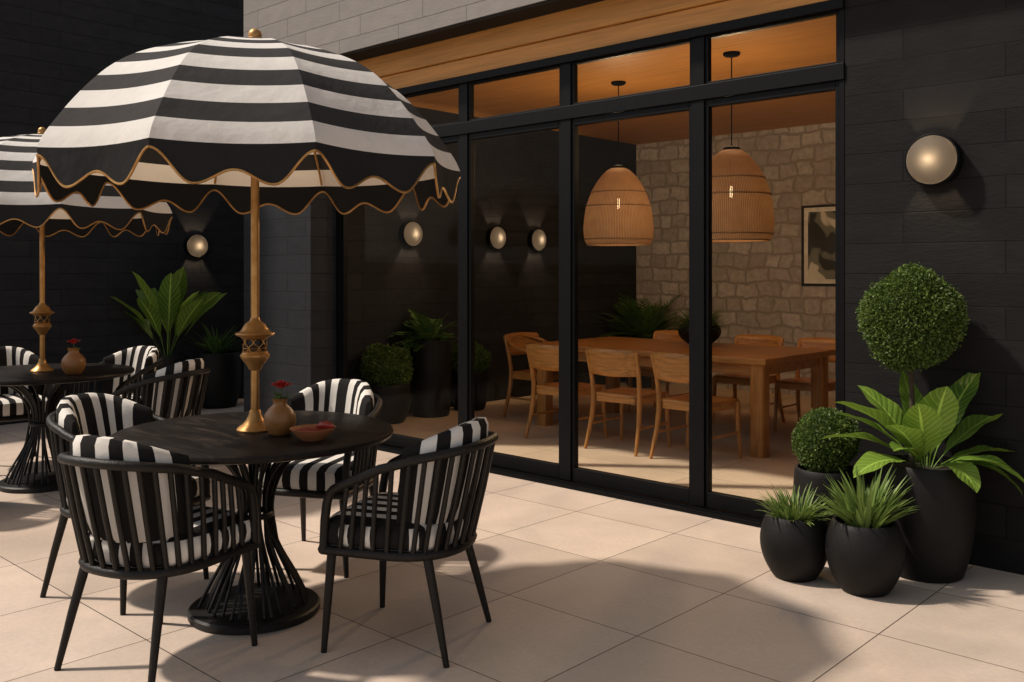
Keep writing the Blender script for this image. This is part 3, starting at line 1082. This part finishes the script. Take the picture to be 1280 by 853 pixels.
# ================================================================== DINING ROOM
DT = (-4.61, 7.15)
def make_dining_table():
    root = empty('dining_table', (DT[0], DT[1], 0))
    tag(root, 'long warm wooden dining table behind the glass doors', 'dining table')
    L, W, H = 1.20, 0.63, 0.77
    MB().box(-L, L, -W, W, H - 0.05, H).build('tabletop', M['wood_dining'], root, bevel=0.008)
    MB().box(-L + .16, L - .16, -W + .07, -W + .095, H - .14, H - .0505).box(-L + .16, L - .16, W - .095, W - .07, H - .14, H - .0505) \
        .box(-L + .07, -L + .095, -W + .16, W - .16, H - .14, H - .0505).box(L - .095, L - .07, -W + .16, W - .16, H - .14, H - .0505).build('apron', M['wood_dining'], root, bevel=0.003)
    for sx in (-1, 1):
        for sy in (-1, 1):
            x, y = sx * (L - 0.1), sy * (W - 0.1)
            pts = []
            for z in (0, H - 0.0505):
                ring = []
                for k in range(24):
                    a = 2 * PI * k / 24
                    ca, sa = math.cos(a), math.sin(a)
                    ring.append((x + 0.062 * math.copysign(abs(ca) ** .45, ca), y + 0.062 * math.copysign(abs(sa) ** .45, sa), z))
                pts.append(ring + [ring[0]])
            mb = MB().grid(pts); mb.poly(list(reversed(pts[0][:-1]))); mb.poly(pts[1][:-1])
            mb.build('leg', M['wood_dining_z'], root, 50)
    return root


make_dining_table()


def curve_pts(P, m=4):
    P = [Vector(p) for p in P]
    out = []
    for k in range(len(P) - 1):
        p0, p1, p2, p3 = P[max(k - 1, 0)], P[k], P[k + 1], P[min(k + 2, len(P) - 1)]
        for i in range(m):
            t = i / m
            out.append(0.5 * ((2 * p1) + (p2 - p0) * t + (2 * p0 - 5 * p1 + 4 * p2 - p3) * t * t + (-p0 + 3 * p1 - 3 * p2 + p3) * t ** 3))
    out.append(P[-1])
    return out


def make_dining_chair(arm=False):
    root = empty('dining_chair', (0, 0, 0))
    W = M['wood_dining']; WZ = M['wood_dining_z']
    # seat, slightly dished
    rows = []
    for j in range(9):
        row = []
        for i in range(9):
            x = -0.225 + 0.45 * i / 8; y = -0.2 + 0.43 * j / 8
            y += -0.012 * (x / 0.225) ** 2 * (1 if j > 4 else -1)
            row.append((x * (1 - 0.05 * (1 - j / 8)), y, 0.455 - 0.016 * math.cos(PI * (i / 8 - .5)) * math.cos(PI * (j / 8 - .5))))
        rows.append(row)
    mb = MB().grid(rows)
    st = mb.build('seat', W, root, 60)
    sd = st.modifiers.new('thick', 'SOLIDIFY'); sd.thickness = 0.022; sd.offset = -1
    # frame
    fr = MB().box(-0.205, 0.205, 0.195, 0.218, 0.385, 0.432).box(-0.185, 0.185, -0.2, -0.178, 0.385, 0.432)
    fr.box(-0.222, -0.2, -0.177, 0.194, 0.385, 0.432).box(0.2, 0.222, -0.177, 0.194, 0.385, 0.432)
    fr.build('seat_frame', W, root, bevel=0.003)
    for s in (-1, 1):
        MB().tube(curve_pts([(s * 0.238, 0.225, 0), (s * 0.226, 0.212, 0.22), (s * 0.222, 0.208, 0.44)]), [0.013] + [0.0165] * 3 + [0.0195] * 5, 10).build('leg', WZ, root, 60)
        back = [(s * 0.245, -0.275, 0), (s * 0.232, -0.215, 0.22), (s * 0.224, -0.192, 0.43), (s * 0.232, -0.215, 0.62), (s * 0.243, -0.262, 0.80)]
        MB().tube(curve_pts(back), [0.013, .015, .016, .018, .019, .02, .021, .021, .021, .02, .0195, .019, .018, .017, .016, .015, .012], 10).build('leg', WZ, root, 60)
        MB().tube([(s * 0.232, -0.225, 0.20), (s * 0.23, 0.21, 0.20)], 0.010, 8).build('stretcher', W, root, 60)
    # backrest
    rows = []
    for j in range(7):
        row = []
        for i in range(17):
            t = i / 16 * 2 - 1
            z = 0.615 + 0.195 * j / 6 - (0.012 * (1 - t * t) if j == 0 else 0) + (0.012 * (1 - t * t) if j == 6 else 0)
            row.append((0.238 * t, -0.212 - 0.048 * (z - .6) / .2 - 0.045 * (1 - t * t), z))
        rows.append(row)
    b = MB().grid(rows).build('backrest', W, root, 60)
    sd = b.modifiers.new('thick', 'SOLIDIFY'); sd.thickness = 0.02; sd.offset = 0
    if arm:
        path = curve_pts([(-0.255, 0.12, 0.66), (-0.262, -0.05, 0.685), (-0.225, -0.22, 0.75), (0, -0.31, 0.8), (0.225, -0.22, 0.75), (0.262, -0.05, 0.685), (0.255, 0.12, 0.66)], 5)
        MB().tube(path, 0.017, 10, squash=1.3).build('armrest', W, root, 60)
        for s in (-1, 1):
            MB().tube([(s * 0.225, 0.2, 0.43), (s * 0.246, 0.15, 0.56), (s * 0.256, 0.1, 0.66)], 0.013, 8).build('arm_post', WZ, root, 60)
    return root


dc = make_dining_chair()
specs = [
    (-5.12, 6.24, 0.0, 'near-side wooden dining chair at the end of the row away from the table leg'),
    (-4.47, 6.24, 0.02, 'middle one of the three wooden dining chairs on the near side of the table'),
    (-3.83, 6.24, -0.02, 'near-side wooden dining chair next to the thick table leg'),
    (-5.35, 8.0, PI, 'wooden dining chair on the far side of the table in front of the large fern'),
    (-4.38, 8.0, PI + .03, 'wooden dining chair on the far side of the table, behind the plant bowl'),
    (-3.74, 8.0, PI - .02, 'wooden dining chair on the far side of the table, below the framed print'),
]
for i, (x, y, rz, label) in enumerate(specs):
    o = dc if i == 0 else copy_tree(dc)
    o.location = (x, y, 0.004); o.rotation_euler = (0, 0, rz)
    tag(o, label, 'dining chair', 'wooden chairs round the dining table')
ac = make_dining_chair(True)
ac.location = (-6.05, 6.95, 0.004); ac.rotation_euler = (0, 0, -PI / 2)
tag(ac, 'wooden armchair with a curved top rail at the head of the dining table', 'dining chair', 'wooden chairs round the dining table')

# ------------------------------------------------------------------ pendants
def make_pendant(loc, sc):
    x, y, zc = loc          # zc = lower rim height
    root = empty('pendant_lamp', (x, y, zc))
    prof = [(0.268, 0.0), (0.285, 0.02), (0.298, 0.07), (0.303, 0.14), (0.296, 0.22), (0.284, 0.30), (0.263, 0.38), (0.232, 0.46), (0.190, 0.535), (0.140, 0.60), (0.096, 0.642), (0.06, 0.66)]
    prof = [(r * sc, z * sc) for r, z in prof]
    sh = MB().lathe(prof, 72).build('lamp_shade', M['wicker'], root, 180)
    for zz, rr in ((0.0, 0.27), (0.045, 0.294), (0.33, 0.279), (0.45, 0.239)):
        c = [(rr * sc * math.cos(2 * PI * k / 60), rr * sc * math.sin(2 * PI * k / 60), zz * sc) for k in range(60)]
        MB().tube(c, 0.006, 6, closed=True).build('woven_band', M['wicker'], sh, 60)
    MB().lathe([(0.0, 0.655 * sc), (0.062 * sc, 0.655 * sc), (0.06 * sc, 0.675 * sc), (0.01, 0.69 * sc), (0, 0.69 * sc)], 24).build('cap', M['wicker_cord'], root, 40)
    top = 3.124 - zc
    MB().tube([(0, 0, 0.685 * sc), (0, 0, top - 0.02)], 0.005, 8).build('cord', M['wicker_cord'], root, 60)
    MB().lathe([(0, top - 0.028), (0.05, top - 0.026), (0.065, top - 0.016), (0.066, top - 0.001), (0, top - 0.001)], 28).build('ceiling_rose', M['wicker_cord'], root, 40)
    MB().tube([(0, 0, 0.40 * sc), (0, 0, 0.66 * sc)], 0.014, 10).build('lamp_holder', M['wicker_cord'], root, 60)
    MB().lathe([(0, 0.31 * sc), (0.008, 0.313 * sc), (0.014, 0.324 * sc), (0.0135, 0.336 * sc), (0.010, 0.395 * sc), (0, 0.4 * sc)], 20).build('bulb', M['bulb'], root, 180)
    ld = bpy.data.lights.new('pendant_light', 'POINT'); ld.energy = 4.5; ld.color = (1.0, 0.66, 0.36); ld.shadow_soft_size = 0.05
    lo = bpy.data.objects.new('pendant_light', ld); COL.objects.link(lo); lo.parent = root; lo.location = (0, 0, 0.22 * sc)
    # extra fill light added above the closed cap to brighten the ceiling
    ud = bpy.data.lights.new('ceiling_fill_light', 'POINT'); ud.energy = 17; ud.color = (1.0, 0.68, 0.38); ud.shadow_soft_size = 0.06
    ud.use_nodes = True
    un = ud.node_tree.nodes; lf = un.new('ShaderNodeLightFalloff'); lf.inputs[0].default_value = 1.0
    ud.node_tree.links.new(lf.outputs['Linear'], un['Emission'].inputs['Strength'])
    uo = bpy.data.objects.new('ceiling_fill_light', ud); COL.objects.link(uo); uo.parent = root; uo.location = (0, 0, 0.70 * sc + 0.05)
    return root


px1 = at_px(773, 8.3); px2 = at_px(914.5, 7.2)
p1 = make_pendant((px1[0], px1[1], 1.43 + (341 - 306) / 1167 * 8.3), 1.03)
tag(p1, 'beehive wicker pendant lamp over the dining table in front of the dark wall corner', 'pendant lamp', 'wicker pendant lamps')
p2 = make_pendant((px2[0], px2[1], 1.43 + (341 - 301) / 1167 * 7.2), 1.06)
tag(p2, 'beehive wicker pendant lamp hanging in front of the stone wall beside the framed print', 'pendant lamp', 'wicker pendant lamps')

# ------------------------------------------------------------------ sconces
def make_sconce(loc, rz, watts):
    """local: wall plane y=0, comes out towards -y"""
    root = empty('wall_sconce', loc, rz)
    MB().lathe([(0, 0.001), (0.118, 0.001), (0.118, 0.012), (0.112, 0.018), (0, 0.018)], 40, axis='Y').build('back_plate', M['alu'], root, 40)
    for a0, a1 in ((-58, 58), (122, 238)):
        hs = MB()
        rows = [[], [], [], []]
        for k in range(25):
            a = R(a0 + (a1 - a0) * k / 24)
            for q, (r, y) in enumerate(((0.1185, -0.006), (0.130, -0.006), (0.130, -0.066), (0.1185, -0.066))):
                rows[q].append((r * math.cos(a), y, r * math.sin(a)))
        hs.grid(rows + [rows[0]])
        hs.build('housing', M['alu'], root, 40)
    c = [(0.126 * math.cos(2 * PI * k / 48), -0.070, 0.126 * math.sin(2 * PI * k / 48)) for k in range(48)]
    MB().tube(c, 0.0055, 8, closed=True).build('rim', M['alu'], root, 60)
    prof = [(0.1215, 0.07)] + [(0.1215 * math.cos(R(t)), 0.07 + 0.05 * math.sin(R(t))) for t in range(10, 90, 10)] + [(0, 0.12)]
    MB().lathe(prof, 48, axis='Y').build('diffuser', M['opal'], root, 180)
    ld = bpy.data.lights.new('sconce_light', 'POINT'); ld.energy = watts; ld.color = (1.0, 0.76, 0.52); ld.shadow_soft_size = 0.015
    lo = bpy.data.objects.new('sconce_light', ld); COL.objects.link(lo); lo.parent = root; lo.location = (0, -0.087, 0)
    MB().lathe([(0, 0.061), (0.126, 0.061), (0.126, 0.0645), (0, 0.0645)], 40, axis='Y').build('light_baffle', M['alu'], root, 40)  # unseen black disc added to keep the wash light off the diffuser
    ld = bpy.data.lights.new('sconce_wash', 'POINT'); ld.energy = watts * 75; ld.color = (1.0, 0.72, 0.45); ld.shadow_soft_size = 0.012
    lo = bpy.data.objects.new('sconce_wash', ld); COL.objects.link(lo); lo.parent = root; lo.location = (0, -0.045, 0)
    return root


W_OUT = 0.13
g = 'round opal wall sconces'
tag(make_sconce((-1.62, 4.88, 1.99), 0, W_OUT), 'large round opal sconce on the charcoal wall above the topiary ball', 'wall lamp', g)
tag(make_sconce((-9.45, 5.11, 1.72), R(90), W_OUT), 'round opal sconce on the black side wall above the potted plants', 'wall lamp', g)
tag(make_sconce((-7.2, 6.23, 1.82), R(90), W_OUT), 'round opal sconce above the tall planter, nearest the pillar', 'wall lamp', g)
tag(make_sconce((-7.2, 7.47, 1.815), R(90), W_OUT), 'round opal sconce on the inner black wall, middle of the three', 'wall lamp', g)
tag(make_sconce((-7.2, 8.16, 1.81), R(90), W_OUT), 'round opal sconce on the inner black wall, closest to the pendant lamps', 'wall lamp', g)

# ------------------------------------------------------------------ framed print
fp = empty('framed_print', (-4.45, 10.2, 1.74))
tag(fp, 'framed abstract print in cream and dark green on the stone wall', 'picture')
w, h = 0.42, 0.46
MB().box(-w, w, -0.03, -0.002, h - .025, h).box(-w, w, -0.03, -0.002, -h, -h + .025).box(-w, -w + .025, -0.03, -0.002, -h + .0255, h - .0255).box(w - .025, w, -0.03, -0.002, -h + .0255, h - .0255).build('frame', M['iron'], fp, bevel=0.002)
MB().box(-w + .026, w - .026, -0.012, -0.003, -h + .026, h - .026).build('mat_board', M['cream_paper'], fp)
MB().box(-w + .075, w - .075, -0.016, -0.0125, -h + .075, h - .075).build('artwork', M['art'], fp)

# ================================================================== PLANTS
def pot_mb(h, rb, rm, rt, wall=0.014):
    prof = [(0, 0), (rb * 0.92, 0), (rb, 0.008)]
    for i in range(1, 14):
        t = i / 14
        # smooth curve base -> belly -> rim
        a = (1 - t) ** 2 * rb + 2 * t * (1 - t) * (2 * rm - 0.5 * (rb + rt)) + t * t * rt
        prof.append((a, 0.008 + (h - 0.012) * t))
    prof += [(rt, h - 0.003), (rt - 0.004, h), (rt - wall, h - 0.002), (rt - wall - 0.004, h - 0.03), (rt - wall - 0.004, h - 0.06)]
    return MB().lathe(prof, 48)


def make_pot(parent, h, rb, rm, rt):
    pot_mb(h, rb, rm, rt).build('pot', M['pot'], parent, 50)
    r = rt - 0.018
    rnd = random.Random(int(h * 1000))
    prof = [(r, h - 0.04), (r * .7, h - 0.032), (r * .35, h - 0.028), (0, h - 0.027)]
    MB().lathe(prof, 24).build('soil', M['soil'], parent, 180)


def ball_mb(r, n, size, seed, zsq=1.0):
    rnd = random.Random(seed)
    mb = MB()
    lumps = [(Vector((rnd.gauss(0, 1), rnd.gauss(0, 1), rnd.gauss(0, 1))).normalized(), rnd.uniform(-0.09, 0.085)) for _ in range(46)]
    for i in range(n):
        d = Vector((rnd.gauss(0, 1), rnd.gauss(0, 1), rnd.gauss(0, 1))).normalized()
        bumpy = 0
        for l, a in lumps:
            q = d.dot(l)
            if q > 0.85: bumpy += a * (q - 0.85) / 0.15
        rad = r * (1 + bumpy - 0.24 * rnd.random() ** 1.6 + (0.09 * rnd.random() if rnd.random() < 0.10 else 0))
        p = d * rad
        ax = (d * 0.7 + Vector((rnd.gauss(0, 1), rnd.gauss(0, 1), rnd.gauss(0, 1))) * 0.75).normalized()
        sd = ax.cross(Vector((rnd.gauss(0, 1), rnd.gauss(0, 1), rnd.gauss(0, 1)))).normalized()
        nn = ax.cross(sd)
        L = size * rnd.uniform(0.7, 1.35); w = L * 0.34
        b = len(mb.v)
        for q in (p, p + ax * L * 0.5 + sd * w + nn * w * .25, p + ax * L, p + ax * L * 0.5 - sd * w + nn * w * .25):
            mb.v.append((q.x, q.y, q.z * zsq))
        mb.f.append((b, b + 1, b + 2, b + 3)); mb.m.append(0)
    # inner mass of twigs and leaves
    core = [(0, -r * 0.74 * zsq)] + [(r * 0.74 * math.cos(R(t)), r * 0.74 * math.sin(R(t)) * zsq) for t in range(-75, 90, 15)] + [(0, r * 0.74 * zsq)]
    mb.lathe(core, 20)
    return mb


def tuft_mb(n, length, spread, width, seed, r0=0.05, droop=1.2, lo_el=0.35):
    rnd = random.Random(seed)
    mb = MB()
    for i in range(n):
        az = rnd.uniform(0, 2 * PI)
        u = rnd.random() ** 0.7
        el = PI / 2 - u * (PI / 2 - lo_el) * spread
        L = length * rnd.uniform(0.65, 1.1) * (1 - 0.25 * u)
        rr = r0 * math.sqrt(rnd.random())
        leaf(mb, (rr * math.cos(az), rr * math.sin(az), 0), az + rnd.uniform(-.4, .4), el, L, width * rnd.uniform(0.7, 1.2), droop * rnd.uniform(0.4, 1.2), 6, 1, 0.5, 0.42)
    return mb


def frond_mb(n, length, seed, lo_el=0.25, droop=1.3):
    """feathery fronds: a stalk with small leaflets on both sides"""
    rnd = random.Random(seed)
    mb = MB()
    for i in range(n):
        az = rnd.uniform(0, 2 * PI)
        u = rnd.random()
        el = PI / 2 - u * (PI / 2 - lo_el)
        L = length * rnd.uniform(0.7, 1.1)
        p = Vector((0.03 * math.cos(az), 0.03 * math.sin(az), 0))
        e = el
        steps = 14
        dr = droop * rnd.uniform(0.6, 1.1)
        for k in range(steps):
            t = k / steps
            d = Vector((math.cos(az) * math.cos(e), math.sin(az) * math.cos(e), math.sin(e)))
            q = p + d * (L / steps)
            s = Vector((-math.sin(az), math.cos(az), 0))
            mb.poly([p - s * .002, p + s * .002, q + s * .0015, q - s * .0015])
            if k > 2:
                ll = 0.16 * L * math.sin(PI * (0.15 + 0.85 * t)) + 0.02
                for sg in (-1, 1):
                    tip = p + s * sg * ll + d * ll * 0.7 + Vector((0, 0, rnd.uniform(-.012, .012)))
                    m1 = p + d * 0.012 + s * sg * ll * .45 + Vector((0, 0, .004)); m2 = p - d * 0.004 + s * sg * ll * .45 + d * ll * .2
                    mb.poly([p, m1 + d * ll * .35, tip, m2])
            p = q
            e -= dr / steps
    return mb


def potted(name, loc, label, pot, group=None, rz=0.0):
    root = empty(name, loc, rz)
    tag(root, label, 'potted plant', group, 'thing')
    make_pot(root, *pot)
    return root


G = 'potted plants in charcoal planters'
# --- group by the charcoal wall
r = potted('potted_grass', (-2.01, 4.13, 0), 'low grassy plant in a round charcoal pot, nearest the glass doors', (0.295, 0.10, 0.158, 0.128), G)
o = tuft_mb(210, 0.185, 0.9, 0.015, 3, 0.085, 0.75, 0.45).build('foliage', M['grass_leaf'], r, 180); o.location = (0, 0, 0.262)
r = potted('potted_grass', (-1.69, 4.16, 0), 'tall spiky grass plant in a round charcoal pot, frontmost by the wall', (0.315, 0.105, 0.168, 0.138), G)
o = tuft_mb(150, 0.29, 0.72, 0.025, 5, 0.07, 0.6, 0.4).build('foliage', M['grass_leaf'], r, 180); o.location = (0, 0, 0.28)
r = potted('potted_boxwood', (-2.07, 4.62, 0), 'small clipped boxwood ball in a tall charcoal pot before the door frame', (0.43, 0.125, 0.165, 0.16), G)
o = ball_mb(0.158, 11000, 0.0140, 11).build('foliage', M['box_leaf'], r); o.location = (0, 0, 0.565)
o = MB().tube([(0, 0, 0.4), (0, 0, 0.5)], 0.012, 8).build('trunk', M['bark'], r, 60)

BIG = (-1.575, 4.60)
r = potted('potted_broadleaf', (*BIG, 0), 'large charcoal pot with glossy broad leaves under the topiary ball', (0.53, 0.165, 0.215, 0.195), G)
bl = MB()
cam_yaw = R(42.8)      # the leaves are described as seen from the seating side: 0 = right, 90 = away
rnd = random.Random(2)
LV = [  # azimuth seen, elevation, length, width, droop
    (180, 64, 0.54, 0.165, 0.95), (172, 46, 0.50, 0.155, 1.1), (200, 34, 0.42, 0.14, 1.3), (-90, 78, 0.47, 0.20, 0.45), (-120, 70, 0.44, 0.17, 0.6),
    (20, 70, 0.57, 0.17, 0.5), (10, 50, 0.52, 0.14, 0.6), (2, 32, 0.48, 0.13, 0.9), (-28, 38, 0.44, 0.14, 1.6),
    (-70, 42, 0.32, 0.14, 1.9), (-10, 28, 0.46, 0.12, 1.6), (130, 68, 0.5, 0.15, 0.7), (60, 64, 0.5, 0.15, 0.7), (225, 52, 0.38, 0.14, 1.1), (-140, 62, 0.42, 0.15, 0.9), (95, 80, 0.5, 0.15, 0.5), (150, 56, 0.47, 0.14, 0.9)]
for a, e, l, w_, dr in LV:
    az = R(a) + cam_yaw
    leaf(bl, (0.03 * math.cos(az), 0.03 * math.sin(az), 0), az, R(e), l, w_, dr, 16, 3, 0.24, 0.95, 0.10, rnd.uniform(-.35, .35), 0.22)
o = bl.build('foliage', M['broad_leaf'], r, 180); o.location = (0, 0, 0.49)

tp = empty('topiary_tree', (BIG[0] - 0.075, BIG[1] + 0.03, 0.49))
tag(tp, 'clipped boxwood ball on a bare stem growing behind the broad leaves', 'topiary')
tk = MB().tube([(0, 0, 0), (0.006, 0, 0.2), (-0.004, 0.004, 0.4), (0, 0, 0.62)], [0.016, 0.013, 0.012, 0.012], 10).build('trunk', M['bark'], tp, 60)
o = ball_mb(0.232, 26000, 0.0150, 21).build('crown', M['box_leaf'], tp); o.location = (0, 0, 0.715)

# --- by the black side wall
def banana(n, length, seed, w):
    rnd = random.Random(seed)
    mb = MB()
    for i in range(n):
        az = i * 2.4 + rnd.uniform(-.3, .3)
        u = (i + 0.5) / n
        leaf(mb, (0.03 * math.cos(az), 0.03 * math.sin(az), 0), az, R(90 - 34 * u), length * rnd.uniform(0.8, 1.1), w * rnd.uniform(.85, 1.15), rnd.uniform(0.35, 0.8), 16, 3, 0.25, 1.25, 0.08, rnd.uniform(-.5, .5), 0.30)
    return mb


r = potted('potted_banana_plant', (-9.17, 4.66, 0), 'leafy banana plant in a charcoal pot against the black side wall', (0.58, 0.15, 0.19, 0.185), G)
o = banana(14, 0.94, 6, 0.22).build('foliage', M['broad_leaf'], r, 180); o.location = (0, 0, 0.54)
r = potted('potted_spiky_plant', (-9.08, 5.18, 0), 'dark spiky plant in a wide charcoal pot below the side wall sconce', (0.585, 0.19, 0.245, 0.225), G)
o = tuft_mb(46, 0.44, 0.75, 0.035, 8, 0.06, 0.7, 0.3).build('foliage', M['fern_leaf'], r, 180); o.location = (0, 0, 0.55)
# --- inside by the black wall
r = potted('potted_boxwood', (-6.93, 5.72, 0.004), 'clipped boxwood ball in a wide charcoal pot beside the pillar', (0.375, 0.17, 0.235, 0.22), G)
o = ball_mb(0.232, 8000, 0.024, 31).build('foliage', M['box_leaf'], r); o.location = (0, 0, 0.50)
r = potted('potted_fern', (-6.94, 6.3, 0.004), 'feathery fern in a tall cylindrical charcoal planter', (0.76, 0.185, 0.205, 0.205), G)
o = frond_mb(46, 0.40, 12).build('foliage', M['fern_leaf'], r); o.location = (0, 0, 0.72)
r = potted('potted_boxwood', (-6.95, 6.85, 0.004), 'clipped boxwood ball behind the door post, dim in the dining room', (0.40, 0.16, 0.2, 0.19), G)
o = ball_mb(0.19, 5000, 0.026, 33).build('foliage', M['box_leaf'], r); o.location = (0, 0, 0.52)
r = potted('potted_fern', (-6.74, 9.7, 0.004), 'large dark fern in the dining room corner by the stone wall', (0.62, 0.2, 0.24, 0.23), G)
o = frond_mb(70, 0.72, 14, 0.3, 1.1).build('foliage', M['fern_leaf'], r); o.location = (0, 0, 0.58)
r = potted('plant_bowl', (-4.50, 7.36, 0.77), 'fine leaved plant in a black bowl standing on the dining table', (0.185, 0.09, 0.185, 0.17), G)
o = tuft_mb(300, 0.31, 1.0, 0.011, 15, 0.12, 1.1, 0.25).build('foliage', M['fern_leaf'], r, 180); o.location = (0, 0, 0.15)
